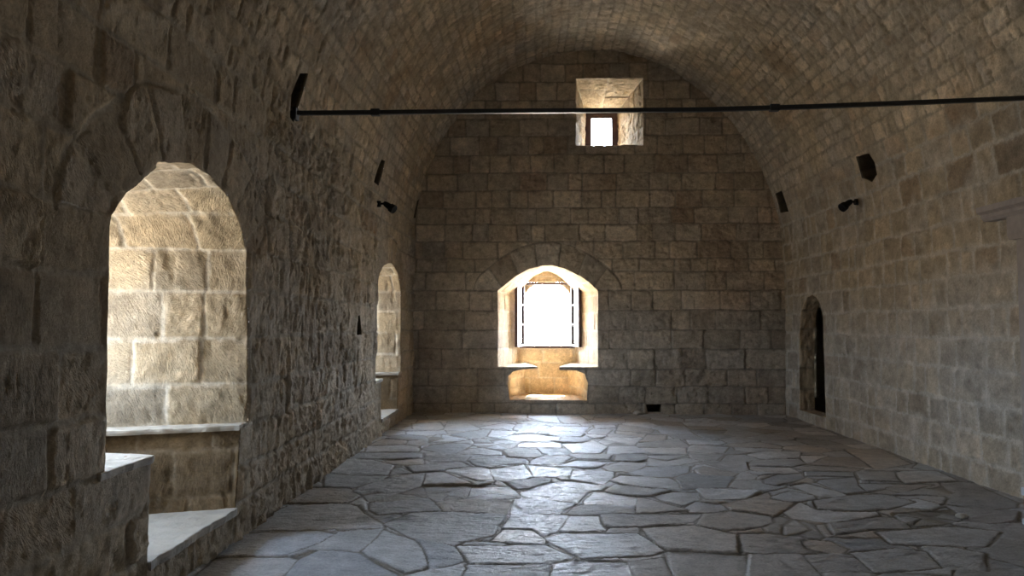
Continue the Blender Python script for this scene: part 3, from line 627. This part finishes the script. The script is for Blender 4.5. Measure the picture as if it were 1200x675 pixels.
FLAGS = '''1 -0.52 5.13 -0.19 5.15 0.08 5.17 0.13 5.1 0.25 4.91 0.08 4.77 -0.17 4.75 -0.39 4.75
1 0.09 5.35 0.22 5.48 0.75 5.48 0.87 5.08 0.76 4.99 0.31 4.9 0.2 5.1 0.11 5.28
1 -0.17 6.02 0.27 6.01 0.22 5.69 0.17 5.53 0.07 5.41 -0.02 5.57 -0.23 5.59
1 -0.22 5.55 -0.02 5.55 0.08 5.31 0.08 5.24 -0.29 5.27
1 0.29 5.96 0.5 5.97 0.5 5.74 0.53 5.58 0.22 5.51 0.19 5.53 0.22 5.69
0 0.53 5.99 1.34 6.07 1.22 5.84 0.8 5.67 0.6 5.62 0.54 5.7
0 0.57 5.61 0.77 5.66 0.76 5.51 0.53 5.52
0 -0.16 6.51 0.01 6.54 0.35 6.37 0.24 6.15 0.12 6.05 -0.17 6.04
1 0.43 6.45 0.56 6.83 0.9 6.64 0.84 6.31 0.44 6.34
0 0.4 6.32 0.84 6.28 0.81 6.07 0.35 5.99 0.25 6.01 0.34 6.24
0 0.91 6.62 1.03 6.49 1.27 6.17 0.85 6.07 0.83 6.07
1 1.06 6.65 1.25 6.82 1.47 6.83 1.42 6.55 1.25 6.34 1.12 6.49
0 1.51 6.98 2.07 6.9 1.84 6.59 1.54 6.58 1.5 6.61
0 1.25 6.25 1.38 6.45 1.59 6.35 1.61 6.23 1.46 6.11 1.27 6.11
0 1.6 6.21 1.59 6.4 1.83 6.56 2.11 6.85 2.07 6.62 2.21 6.47 1.9 6.01 1.78 6.17
0 1.36 6.08 1.6 6.18 1.88 6.03 1.83 5.86 1.69 5.69 1.52 5.61 1.39 5.59 1.23 5.72
0 0.81 5.63 1.22 5.74 1.39 5.55 1.46 5.46 1.35 5.05 1.18 5.05 0.9 5.09 0.85 5.23
0 1.5 5.5 1.7 5.52 1.91 5.44 1.97 5.07 1.49 5.04 1.41 5.08
0 0.89 5.04 1.05 5.04 1.38 4.98 1.21 4.35 0.83 4.34 0.85 4.64
0 1.42 5.01 1.76 5.03 1.75 4.74 1.69 4.37 1.23 4.35
0 0.6 4.84 0.84 4.92 0.82 4.34 0.61 4.34
1 0.15 4.78 0.26 4.84 0.59 4.82 0.6 4.53 0.59 4.34 0.09 4.32 0.1 4.56
0 -0.44 4.74 0.1 4.75 0.08 4.32 -0.48 4.3
0 -1.13 4.98 -1.11 5.5 -1.04 5.42 -0.84 5.25 -0.74 5.02 -0.67 4.73 -0.69 4.62 -0.78 4.59 -1.14 4.95
0 -0.82 5.25 -0.54 5.12 -0.45 4.81 -0.52 4.71 -0.64 4.65 -0.69 4.87 -0.74 5.05
0 -2.12 5.35 -1.57 5.46 -1.43 5.37 -1.49 5.1 -1.62 4.86 -1.89 4.85 -2.05 4.82
1 -2.04 4.79 -1.88 4.85 -1.61 4.85 -1.52 4.79 -1.5 4.47 -1.47 4.28 -1.99 4.26
0 -1.41 5.41 -1.12 5.53 -1.1 5.28 -1.17 4.98 -1.48 5.0 -1.56 4.85 -1.6 4.86 -1.48 5.1
0 -1.5 4.78 -1.43 4.99 -1.15 4.95 -0.99 4.72 -0.83 4.54 -0.76 4.3 -1.44 4.28 -1.48 4.49
0 -2.08 5.45 -2.09 5.92 -2.02 6.15 -1.58 6.26 -1.47 6.19 -1.35 5.94 -1.17 5.69 -1.12 5.57 -1.58 5.5
0 -2.06 6.25 -2.04 6.9 -1.68 6.83 -1.53 6.57 -1.58 6.31
0 -1.38 6.32 -0.93 6.51 -0.86 6.38 -0.75 6.09 -0.98 6.04 -1.23 5.94 -1.33 6.08
0 -1.5 6.86 -1.03 6.99 -0.94 6.56 -1.37 6.34 -1.45 6.58 -1.66 6.74
0 -1.0 6.96 -0.57 7.01 -0.59 6.57 -0.81 6.38 -0.91 6.56
1 -0.57 6.98 -0.23 6.99 -0.1 6.59 -0.58 6.55
0 -0.8 6.38 -0.61 6.49 -0.19 6.48 -0.21 5.99 -0.73 6.09 -0.83 6.31
0 -0.97 6.0 -0.75 6.05 -0.22 5.97 -0.27 5.64 -0.3 5.41 -0.5 5.23 -0.55 5.12 -0.83 5.29 -0.89 5.35 -1.13 5.65
0 -0.77 4.54 -0.64 4.63 -0.44 4.78 -0.39 4.68 -0.4 4.5 -0.4 4.31 -0.76 4.3
1 -2.06 9.25 -1.62 9.31 -1.39 9.08 -1.37 8.85 -1.98 8.81
0 -2.11 8.74 -1.97 8.79 -1.31 8.76 -1.27 8.47 -1.54 8.34 -2.06 8.37
0 -1.64 8.26 -1.25 8.39 -1.2 8.08 -1.39 7.97 -1.51 8.04
0 -2.07 8.29 -1.79 8.24 -1.5 7.96 -1.47 7.69 -1.46 7.49 -1.85 7.47 -2.05 7.57
0 -1.48 7.72 -1.4 7.84 -1.24 7.59 -1.43 7.49
0 -1.35 7.93 -1.09 8.09 -0.83 8.27 -0.74 8.1 -0.69 7.99 -0.95 7.74 -1.22 7.61
0 -1.1 7.63 -0.94 7.7 -0.59 7.09 -1.04 7.02
0 -2.08 7.41 -1.45 7.43 -1.48 7.24 -1.67 6.9 -1.94 6.92
0 -1.02 6.97 -0.58 7.01 -0.6 6.52 -0.81 6.4 -0.9 6.56
0 -1.62 6.87 -1.46 7.24 -1.26 7.46 -1.1 7.6 -1.05 7.02 -0.96 6.66 -0.94 6.53 -1.34 6.34 -1.4 6.38
1 -0.93 7.8 -0.69 7.95 -0.54 7.93 -0.46 7.82 -0.4 7.27 -0.54 7.26
0 -1.31 9.52 -1.36 9.95 -1.23 10.19 -0.86 9.8 -0.97 9.64
0 -1.36 9.03 -1.26 9.37 -0.89 9.48 -0.78 9.34 -0.92 8.73 -1.11 8.81
1 -0.92 8.73 -0.77 9.1 -0.63 9.15 -0.39 8.88 -0.38 8.66
1 -0.19 9.45 -0.08 9.58 0.34 9.52 0.33 9.19 -0.19 9.25
1 -0.45 7.82 -0.11 8.08 -0.01 7.44 -0.29 7.22 -0.37 7.3
1 -0.05 8.08 0.4 7.84 0.36 7.54 0.01 7.47
1 0.26 8.01 0.47 8.34 0.86 8.29 0.59 8.02
0 -0.03 8.31 0.1 8.59 0.42 8.52 0.32 8.24 0.18 8.09 -0.04 8.12
0 -0.71 8.29 -0.48 8.49 -0.1 8.42 -0.05 8.23 -0.37 8.03 -0.47 7.89 -0.63 8.03
0 -0.27 7.19 0.01 7.4 0.16 7.38 0.16 7.23 -0.06 6.92 -0.16 6.89
1 0.01 6.89 0.21 7.23 0.35 7.27 0.68 7.02 0.62 6.85 0.5 6.83 0.36 6.4 -0.01 6.56 -0.1 6.66 -0.11 6.81
0 0.41 7.77 0.81 7.69 0.79 7.46 0.66 7.16 0.37 7.39
0 -0.57 6.96 -0.26 6.96 -0.1 6.58 -0.58 6.52
1 0.43 6.45 0.57 6.81 0.89 6.61 0.81 6.31
0 0.05 9.12 0.41 9.13 0.45 8.81 0.18 8.68 0.11 8.8
1 0.37 9.47 0.64 9.58 0.77 9.85 0.92 9.29 0.77 8.82 0.45 8.86
0 -0.37 8.97 -0.19 9.21 0.05 9.07 0.1 8.63 -0.01 8.46 -0.28 8.54
0 -0.79 9.8 -0.59 9.95 -0.21 9.5 -0.29 9.11 -0.66 9.19
1 -0.46 10.03 -0.09 10.4 0.35 10.06 0.32 9.78 0.05 9.67 -0.24 9.6
0 0.04 10.59 0.21 10.79 0.69 10.36 0.64 10.12 0.37 10.12
1 0.95 9.39 1.27 9.39 1.36 8.88 0.87 8.83
0 0.96 8.74 1.32 8.75 1.29 8.54 1.15 8.28 0.9 8.33
0 1.32 9.6 1.67 9.87 1.92 9.96 1.95 9.41 1.89 9.31 1.28 9.35
1 1.29 9.3 1.87 9.27 1.79 8.81 1.39 8.88
0 1.33 8.74 1.76 8.75 1.51 8.43 1.32 8.58
0 1.3 8.54 1.47 8.35 1.74 8.56 1.84 8.36 1.38 8.01 1.22 8.08
0 0.73 7.96 0.96 8.3 1.23 8.27 1.19 8.08 0.99 7.72 0.78 7.72
0 0.96 7.66 1.19 7.97 1.66 8.06 1.59 7.74 1.38 7.51 1.12 7.53
1 0.74 7.31 0.88 7.55 1.33 7.45 1.38 7.27 1.36 6.96 0.82 7.16
0 0.65 6.86 0.77 7.13 1.24 6.87 1.04 6.66 0.88 6.66 0.66 6.78
0 1.38 7.42 1.6 7.68 1.99 7.53 1.78 7.05 1.5 6.99 1.36 6.93 1.4 7.27
0 1.68 7.85 1.81 8.06 2.07 7.72 1.99 7.56 1.67 7.61
1 1.95 9.41 2.03 9.52 2.41 9.38 2.23 8.91 1.84 8.99
0 2.02 9.94 2.45 9.9 2.46 9.68 2.35 9.53 1.99 9.57
0 1.83 8.85 2.21 8.82 2.03 8.44 1.78 8.48
0 2.08 8.37 2.26 8.78 2.49 8.83 2.57 8.54 2.37 8.34
0 1.83 8.32 2.33 8.3 2.25 7.93 2.08 7.76
0 0.84 9.69 0.98 10.13 1.48 10.03 1.27 9.49 0.9 9.48
0 1.17 10.62 1.56 10.45 1.5 10.15 1.14 10.14
0 2.42 8.78 2.78 9.06 3.16 8.98 3.02 8.63 2.55 8.54
0 2.42 8.45 2.98 8.55 2.97 8.28 2.74 8.09 2.33 8.15
0 2.28 8.0 2.71 8.05 2.73 7.77 2.5 7.73 2.29 7.86
0 2.26 7.41 2.48 7.67 2.72 7.74 2.68 7.55 2.44 7.27 2.28 7.12 2.21 7.23
1 2.42 7.12 2.6 7.27 2.8 6.82 2.73 6.71 2.53 6.71
0 2.06 6.65 2.34 6.91 2.48 6.76 2.45 6.63 2.27 6.51 2.14 6.53
0 2.77 8.02 3.01 8.17 3.47 8.04 3.31 7.89 2.8 7.88
0 2.79 7.81 3.3 7.86 3.21 7.63 2.73 7.61
0 2.95 8.24 3.35 8.68 3.7 8.69 3.58 8.11 3.06 8.21
0 3.79 9.23 4.2 9.19 4.13 8.35 3.62 8.04
0 2.81 7.43 3.2 7.59 3.04 7.14 3.02 6.93 2.8 6.82 2.73 7.31
0 3.35 7.89 3.81 7.91 3.55 7.39 3.21 7.44
0 3.11 7.26 3.51 7.3 3.33 6.93 3.04 6.93
0 3.08 8.76 3.39 8.77 3.07 8.32 3.0 8.35
0 2.43 6.56 2.8 6.77 3.19 6.88 3.27 6.58 2.92 6.3 2.67 6.21 2.34 6.24
0 2.03 6.15 2.19 6.37 2.27 6.47 2.31 6.23 2.76 6.15 2.74 6.08 2.42 5.92 2.26 5.87 2.04 5.97
0 1.9 5.76 2.03 5.93 2.04 5.66 1.91 5.53 1.82 5.5
0 2.88 6.08 3.15 6.21 3.41 6.26 3.25 5.9 2.86 5.77 2.84 5.89
0 2.25 5.83 2.4 5.88 2.71 6.03 2.83 6.02 2.84 5.81 2.8 5.7 2.5 5.68 2.18 5.52
0 3.21 6.77 3.83 7.17 4.07 6.9 3.71 6.51 3.46 6.51 3.39 6.72 3.25 6.68
0 2.07 5.33 2.12 5.18 2.03 5.06 1.76 5.08 1.72 5.16 1.86 5.4
0 1.77 5.0 2.02 5.04 2.09 5.01 2.07 4.7 1.75 4.7
0 2.11 5.07 2.47 5.18 2.63 5.12 2.54 4.79 2.08 4.67 2.1 4.86
0 2.64 5.22 2.83 5.22 2.99 5.1 2.78 4.75 2.56 4.79 2.61 5.03
0 2.52 5.6 2.81 5.67 3.18 5.77 3.41 5.63 3.09 5.26 2.64 5.28 2.49 5.31
0 3.69 7.89 4.19 7.95 4.13 7.46 3.57 7.3 3.61 7.58
0 3.79 7.14 4.03 7.27 4.17 7.15 4.13 6.56 4.01 6.39 3.74 6.31 3.5 6.51 3.4 6.76 3.21 6.84
0 3.21 7.25 3.8 7.27 3.19 6.84 3.06 6.91
0 3.48 6.44 3.7 6.31 3.94 6.25 3.74 5.94 3.46 5.85 3.32 5.9 3.42 6.11
0 2.91 6.13 3.4 6.27 3.34 5.99 3.06 5.81 2.85 5.75
0 -1.36 9.88 -1.31 10.22 -0.89 9.73 -1.32 9.56
0 -1.29 10.72 -1.31 11.27 -1.0 11.36 -0.76 10.74 -0.97 10.54
0 -1.84 11.33 -1.45 11.49 -1.31 10.92 -1.36 10.66 -1.72 10.71
1 -0.82 10.94 -0.46 11.47 -0.2 11.31 -0.34 10.82 -0.69 10.81
1 -0.61 10.07 -0.59 10.68 -0.15 10.63 -0.32 10.25 -0.49 9.96
0 -1.11 10.17 -0.92 10.48 -0.62 10.74 -0.65 10.07 -0.92 10.0
0 -0.66 9.95 -0.17 9.59 -0.29 9.09 -0.57 9.13 -0.76 9.37
1 0.38 12.61 0.75 12.53 0.87 11.56 0.47 11.4 0.41 11.93
1 -0.08 12.6 0.37 12.61 0.4 11.47 0.16 11.61 -0.08 12.08
1 0.19 10.77 0.31 11.18 0.52 11.11 0.81 11.05 0.7 10.53 0.42 10.64
0 0.76 10.53 0.88 10.92 1.12 10.79 0.98 10.29 0.77 10.4
0 0.91 11.27 1.21 11.27 1.2 11.0 0.9 10.92
1 -0.31 11.38 0.06 11.31 0.23 11.18 0.02 10.38 -0.26 10.25
0 1.03 10.41 1.55 10.49 1.37 10.01 1.01 10.06
0 0.93 9.94 1.33 9.9 1.23 9.51 0.95 9.47 0.86 9.67
0 1.34 9.69 1.57 10.37 1.82 10.37 1.72 9.8
0 1.18 10.67 1.3 11.35 1.71 10.81 1.64 10.55'''
xf = np.arange(XL - .06, XR + .08, .0125); yf = ys[::1].copy(); yf = np.concatenate([[YB - .05], yf])
X, Y = np.meshgrid(xf, yf)
Xw = X + .022 * fbm(X * 2.4, Y * 2.4, 500, 3) + .007 * fbm(X * 14, Y * 14, 501, 3); Yw = Y + .022 * fbm(X * 2.4, Y * 2.4, 510, 3) + .007 * fbm(X * 14, Y * 14, 511, 3)
n1 = np.full(X.shape, 1e9); i1 = np.zeros(X.shape, int); D2 = []
for i, (sx, sy) in enumerate(S):
    d2 = (Xw - sx) ** 2 + (Yw - sy) ** 2; m = d2 < n1; n1 = np.where(m, d2, n1); i1 = np.where(m, i, i1)
edge = np.full(X.shape, 9.)
sx1 = S[i1, 0]; sy1 = S[i1, 1]
for i, (sx, sy) in enumerate(S):
    lo = np.searchsorted(yf, sy - 1.6); hi = np.searchsorted(yf, sy + 1.6)
    sl = slice(lo, hi)
    d2 = (Xw[sl] - sx) ** 2 + (Yw[sl] - sy) ** 2; L = np.hypot(sx1[sl] - sx, sy1[sl] - sy)
    e = np.where(L > 1e-6, (d2 - n1[sl]) / (2 * np.maximum(L, 1e-6)), 9.)
    edge[sl] = np.minimum(edge[sl], e)
# the larger flags by their own outlines (world metres); the filler above fills what lies between
b1 = np.full(X.shape, -9.); b2 = np.full(X.shape, -9.); fid = np.full(X.shape, -1); gl = np.zeros(X.shape)
Xv = X + .008 * fbm(X * 6, Y * 6, 515, 4, .6); Yv = Y + .010 * fbm(X * 6, Y * 6, 516, 4, .6)
px_ = np.zeros(X.shape); py_ = np.zeros(X.shape)
for n, ln in enumerate(FLAGS.split('\n')):
    f = [float(q) for q in ln.split()]; poly = np.array(f[1:]).reshape(-1, 2)
    lo = poly.min(0) - .5; hi = poly.max(0) + .5
    a = np.searchsorted(yf, lo[1]); b = np.searchsorted(yf, hi[1]); c = np.searchsorted(xf, lo[0]); d_ = np.searchsorted(xf, hi[0])
    if b <= a or d_ <= c: continue
    sl = (slice(a, b), slice(c, d_)); xx = Xv[sl]; yy = Yv[sl]
    dist, _, _ = seg_nearest(xx, yy, poly); dist = np.where(inside(xx, yy, poly), dist, -dist)
    m = dist > b1[sl]
    b2[sl] = np.where(m, b1[sl], np.maximum(b2[sl], dist)); b1[sl] = np.where(m, dist, b1[sl])
    fid[sl] = np.where(m, n, fid[sl]); gl[sl] = np.where(m, f[0], gl[sl])
    cc = poly.mean(0); px_[sl] = np.where(m, cc[0], px_[sl]); py_[sl] = np.where(m, cc[1], py_[sl])
b1 = b1 + .014; b2 = b2 + .014
on = b1 > 0
e_in = np.where(b2 > 0, (b1 - b2) / 2, b1)
edge = np.where(on, e_in, np.minimum(edge, -b1 - .010))
i1 = np.where(on, 4000 + fid, i1); gl = gl * on
r1, r2, r3, r4 = [rnd(i1, 600 + k) for k in range(4)]
r1 = np.where(gl > 0, r1 * .25, .25 + .75 * r1)
lx = X - np.where(on, px_, sx1); ly = Y - np.where(on, py_, sy1)
fw = .006 + .006 * fbm(X * 3, Y * 3, 520, 2)
top = sstep(fw * .3, fw + .009, edge)
lam = np.floor(3 * fbm(lx * 2.2 + r1 * 20, ly * 2.2 + r2 * 9, 530, 4, .6)) * .0022          # split, layered faces
hf = top * (.0075 + .005 * (r1 - .5) + lx * (r2 - .5) * .04 + ly * (np.where(gl > 0, .35, r3) - .5) * .06 + .0060 * fbm(X * 4 + r1 * 9, Y * 5.5, 540, 6, .62) + lam + .0085 * fbm(X * 9, Y * 22, 541, 5, .78)) + (1 - top) * .002 * fbm(X * 30, Y * 30, 542, 3)
hf = hf - .009 + .006 * fbm(X * .9, Y * .9, 543, 2) - .02 * (X + 2) / 6.2
FP = np.array([[.45, .445, .43], [.51, .505, .49], [.39, .38, .365], [.47, .43, .38], [.43, .435, .44], [.56, .56, .55]])
fc = np.where(gl[..., None] > 0, 1.12, 1.) * FP[(r4 * 5.99).astype(int)] * (.82 + .36 * r2)[..., None] * (1 + .14 * fbm(X * 2, Y * 2, 550, 4) + .14 * fbm(X * 12, Y * 12, 551, 4))[..., None]
warm = (sstep(-.2, .5, fbm(X * .7, Y * .7, 560, 2) - .15 + .65 * sstep(2.2, 3.6, X) * sstep(7, 9, Y)) * .55)[..., None]
fc = fc * (1 - warm) + fc * np.array([.98, .80, .62]) * warm
jc = np.array([.22, .20, .17]) * (1 + .3 * fbm(X * 9, Y * 9, 570, 3))[..., None]
fc = fc * np.array([.97, 1.0, 1.06]); fc = fc * top[..., None] + jc * (1 - top)[..., None]
smudge = np.zeros(X.shape)
for (px, py, rx, ry, k) in ((-1.08, 5.86, .30, .20, .9), (-1.0, 6.0, .15, .16, .7), (-.62, 5.95, .28, .16, .6), (-1.62, 5.7, .08, .1, .6), (1.75, 5.25, .2, .2, .6), (2.3, 5.6, .3, .15, .5)):
    smudge = np.maximum(smudge, k * np.exp(-((X - px) / rx) ** 2 - ((Y - py) / ry) ** 2) * sstep(-.15, .35, fbm(X * 9, Y * 9, 580, 4, .65)))
fc = fc * (1 - .85 * np.clip(smudge, 0, 1))[..., None]
ang = (r3 - .5) * .9
tcf = np.stack([lx * np.cos(ang) * .3 + ly * np.sin(ang) * .3, (-lx * np.sin(ang) + ly * np.cos(ang)) * .3, r1 * 31], -1)
P = np.stack([X, Y, X * 0], -1); N = np.broadcast_to(np.array([0, 0, 1.]), P.shape)
grid_mesh('floor', P, N, hf, np.clip(fc, 0, 1), tcf, M_FLAG)

# ------------------------------------------------------------------ things
def thing(name, label, cat, loc, group=None, rot=(0, 0, 0)):
    o = bpy.data.objects.new(name, None); C.objects.link(o); o.location = loc; o.rotation_euler = rot; o.empty_display_size = .1
    o['label'] = label; o['category'] = cat
    if group: o['group'] = group
    return o
def tube(V, F, p0, p1, r0, r1=None, n=24, caps=True):
    r1 = r0 if r1 is None else r1
    p0 = np.array(p0, float); p1 = np.array(p1, float); d = p1 - p0; d /= np.linalg.norm(d)
    a = np.cross(d, [0, 0, 1.]) if abs(d[2]) < .9 else np.cross(d, [1., 0, 0]); a /= np.linalg.norm(a); b = np.cross(d, a); k = len(V)
    for p, r in ((p0, r0), (p1, r1)):
        for i in range(n): t = 2 * pi * i / n; V.append(tuple(p + r * (a * cos(t) + b * sin(t))))
    for i in range(n): j = (i + 1) % n; F.append([k + i, k + j, k + n + j, k + n + i])
    if caps: F.append([k + i for i in range(n)][::-1]); F.append([k + n + i for i in range(n)])
def boxv(V, F, lo, hi):
    n = len(V)
    for z in (lo[2], hi[2]):
        for (x, y) in ((lo[0], lo[1]), (hi[0], lo[1]), (hi[0], hi[1]), (lo[0], hi[1])): V.append((x, y, z))
    for f in ((3, 2, 1, 0), (4, 5, 6, 7), (0, 1, 5, 4), (1, 2, 6, 5), (2, 3, 7, 6), (3, 0, 4, 7)): F.append([n + i for i in f])

# iron tie rod across the vault
RY = 6.2
t = thing('tie_rod', 'long dark iron tie bar spanning the vault high from wall to wall', 'tie rod', (XL, RY, 3.28))
path = [(-2.25, 3.30), (-1.35, 3.300), (-.5, 3.302), (.55, 3.300), (1.45, 3.300), (2.3, 3.318), (3.2, 3.346), (4.35, 3.385)]
V = []; F = []
for i, (x, z) in enumerate(path):
    for (a, b) in ((-1, -1), (1, -1), (1, 1), (-1, 1)): V.append((x - XL, a * .018, z - 3.28 + b * .018))
    if i:
        k = (i - 1) * 4
        for q in range(4): r = (q + 1) % 4; F.append([k + q, k + r, k + 4 + r, k + 4 + q])
F.append([0, 1, 2, 3]); k = (len(path) - 1) * 4; F.append([k + 3, k + 2, k + 1, k])
mesh_obj('bar', V, F, M_IRON, t, bevel=.003)
for xc, zc in ((-1.34, 3.300), (2.02, 3.311)):
    V = []; F = []; boxv(V, F, (xc - .04 - XL, -.027, zc - 3.28 - .028), (xc + .04 - XL, .027, zc - 3.28 + .028)); mesh_obj('collar', V, F, M_IRON, t, bevel=.004)
for xc, zc in ((-2.03, 3.30), (4.13, 3.376)):
    V = []; F = []; boxv(V, F, (xc - .01 - XL, -.045, zc - 3.28 - .06), (xc + .02 - XL, .045, zc - 3.28 + .045)); mesh_obj('anchor_plate', V, F, M_IRON, t, bevel=.004)

# black spotlights on the side walls
def spotlight(x, y, z, s, label):
    t = thing('spotlight', label, 'spotlight', (x, y, z), 'spotlights high on the side walls')
    V = []; F = []; tube(V, F, (-s * .04, 0, 0), (s * .03, 0, 0), .045, .04); mesh_obj('wall_plate', V, F, M_BLACK, t, bevel=.002)
    V = []; F = []; tube(V, F, (s * .02, 0, 0), (s * .10, 0, .01), .014); tube(V, F, (s * .10, 0, .012), (s * .15, 0, -.02), .014)
    mesh_obj('arm', V, F, M_BLACK, t)
    a = np.array([s * .10, -.02, -.005]); dr = np.array([s * .80, -.25, -.55]); dr /= np.linalg.norm(dr)
    V = []; F = []; tube(V, F, a, a + dr * .085, .036, .044); tube(V, F, a + dr * .085, a + dr * .15, .055, .060); tube(V, F, a - dr * .03, a, .026, .036)
    hd = mesh_obj('lamp_head', V, F, M_BLACK, t, bevel=.001)
    V = []; F = []; tube(V, F, a + dr * .150, a + dr * .152, .045); mesh_obj('lens', V, F, M_LENS, hd)
spotlight(XL + .015, 9.70, 3.09, 1, 'small black spotlight on a bracket high on the left wall')
spotlight(XR - .04, 9.72, 3.09, -1, 'small black spotlight on a bracket high on the right wall')

# fireplace at the right wall (its far end shows at the edge of the view)
t = thing('fireplace', 'stone fireplace with corniced lintel against the right wall, cut off by the frame', 'fireplace', (XR, 6.0, 0))
def block(name, prof, y0, y1, mat, parent, seed, step=.04):
    """stone moulding: profile in (x out of the wall, z) run along y"""
    prof, _ = resample(prof, .03); n = len(prof); yy = np.arange(y0, y1 + step / 2, step); V = []; F = []
    for j, y in enumerate(yy):
        w = fbm(np.arange(n) * .35 + y * 2, np.full(n, y * 5), seed, 3) * .006
        c = prof.mean(0)
        for i in range(n):
            q = prof[i] - c; L = hypot(*q) + 1e-6; p = prof[i] + q / L * w[i]; V.append((XR - p[0], y, p[1]))
    m = len(yy)
    for j in range(m - 1):
        for i in range(n): k = (i + 1) % n; F.append([j * n + i, j * n + k, (j + 1) * n + k, (j + 1) * n + i])
    F.append(list(range(n))[::-1]); F.append([(m - 1) * n + i for i in range(n)])
    V = [(v[0] - XR, v[1] - 6.0, v[2]) for v in V]
    return mesh_obj(name, V, F, mat, parent)
M_GREYSTONE = plain('grey_weathered_stone', (.33, .29, .27), .85, 0, .25, .01, 14, .22)
block('cornice', [(-.05, 2.44), (.10, 2.44), (.13, 2.47), (.13, 2.50), (.17, 2.52), (.17, 2.57), (-.05, 2.57)], 4.6, 6.92, M_GREYSTONE, t, 5)
block('lintel', [(-.05, 2.24), (.08, 2.24), (.10, 2.28), (.10, 2.442), (-.05, 2.442)], 4.6, 6.62, M_GREYSTONE, t, 6)
block('jamb', [(-.05, .06), (.045, .06), (.045, 2.25), (-.05, 2.25)], 6.28, 6.58, M_GREYSTONE, t, 7)
block('jamb', [(-.05, .06), (.045, .06), (.045, 2.25), (-.05, 2.25)], 4.7, 5.0, M_GREYSTONE, t, 8)

# low painted kerb at the very edge of the view
t = thing('kerb_board', 'low orange board with white edges at the foot of the right wall', 'board', (3.70, 5.77, -.01))
V = []; F = []; boxv(V, F, (0, -.022, .045), (.40, .022, .22)); mesh_obj('board', V, F, M_ORANGE, t, bevel=.004)
V = []; F = []; boxv(V, F, (-.01, -.032, .22), (.41, .032, .28)); mesh_obj('top_strip', V, F, M_WHITE, t, bevel=.004)
V = []; F = []; boxv(V, F, (-.01, -.032, .0), (.41, .032, .045)); mesh_obj('bottom_strip', V, F, M_WHITE, t, bevel=.004)

# loose pale stones on the floor
def pebble(x, y, r, seed, label, z=.0):
    import bmesh
    bm = bmesh.new(); bmesh.ops.create_icosphere(bm, subdivisions=3, radius=r)
    rg = np.random.RandomState(seed)
    for v in bm.verts:
        n = float(fbm(np.array(v.co.x / r * 1.7 + seed), np.array(v.co.y / r * 1.7 + v.co.z / r), seed, 3))
        v.co *= 1 + .28 * n; v.co.z *= .62; v.co.x *= 1.35
    me = bpy.data.meshes.new('loose_stone'); bm.to_mesh(me); bm.free(); me.materials.append(M_SLAB)
    for p in me.polygons: p.use_smooth = True
    o = bpy.data.objects.new('loose_stone', me); C.objects.link(o); o.location = (x, y, z + r * .5)
    o['label'] = label; o['category'] = 'stone'
pebble(1.76, D - .07, .06, 3, 'pale loose stone lying beside the drain hole in the end wall', -.02)
pebble(3.36, 6.01, .035, 4, 'small pale loose stone on the right part of the paved floor', -.02)

# ------------------------------------------------------------------ daylight
w = bpy.data.worlds.new('daylight'); bpy.context.scene.world = w; w.use_nodes = True; nt = w.node_tree; L = nt.links.new
bg = nt.nodes['Background']; co = nd(nt, 'ShaderNodeTexCoord'); sp = nd(nt, 'ShaderNodeSeparateXYZ'); L(co.outputs['Generated'], sp.inputs[0])
rp_ = nd(nt, 'ShaderNodeValToRGB'); mr = nd(nt, 'ShaderNodeMapRange', i_From_Min=-1., i_From_Max=1.); L(sp.outputs['Z'], mr.inputs['Value']); L(mr.outputs[0], rp_.inputs[0])
e = rp_.color_ramp.elements; e[0].position = 0; e[0].color = (.42, .38, .32, 1); e[1].position = 1; e[1].color = (.52, .74, 1.05, 1)
q = e.new(.49); q.color = (.58, .53, .46, 1); q = e.new(.52); q.color = (.86, .97, 1.10, 1); q = e.new(.75); q.color = (.70, .88, 1.12, 1)
L(rp_.outputs[0], bg.inputs['Color'])
sun = nd(nt, 'ShaderNodeMapRange', i_From_Min=.1, i_From_Max=.95, i_To_Min=21., i_To_Max=64.); L(sp.outputs['Y'], sun.inputs['Value']); L(sun.outputs[0], bg.inputs['Strength'])

sl = bpy.data.lights.new('sun', 'SUN'); sl.energy = 130.; sl.angle = radians(6); sl.color = (1.0, .90, .74)
so = bpy.data.objects.new('sun', sl); C.objects.link(so); so.location = (0, 30, 40); so.rotation_euler = (radians(-27), 0, radians(-8))
cam = bpy.data.cameras.new('camera'); co_ = bpy.data.objects.new('camera', cam); C.objects.link(co_)
cam.sensor_width = 36; cam.lens = 870 / 1200 * 36; cam.clip_start = .05
co_.location = (0, 0, 1.5); co_.rotation_euler = (radians(92.8), 0, radians(1.65))
sc = bpy.context.scene; sc.camera = co_
sc.view_settings.view_transform = 'Standard'; sc.view_settings.look = 'None'; sc.view_settings.gamma = 1; sc.view_settings.exposure = 0.40
sc.view_settings.use_curve_mapping = False
sc.cycles.max_bounces = 14; sc.cycles.diffuse_bounces = 10; sc.cycles.glossy_bounces = 4; sc.cycles.transparent_max_bounces = 12
sc.cycles.use_denoising = True; sc.cycles.sample_clamp_indirect = 20; sc.cycles.caustics_reflective = False; sc.cycles.caustics_refractive = False
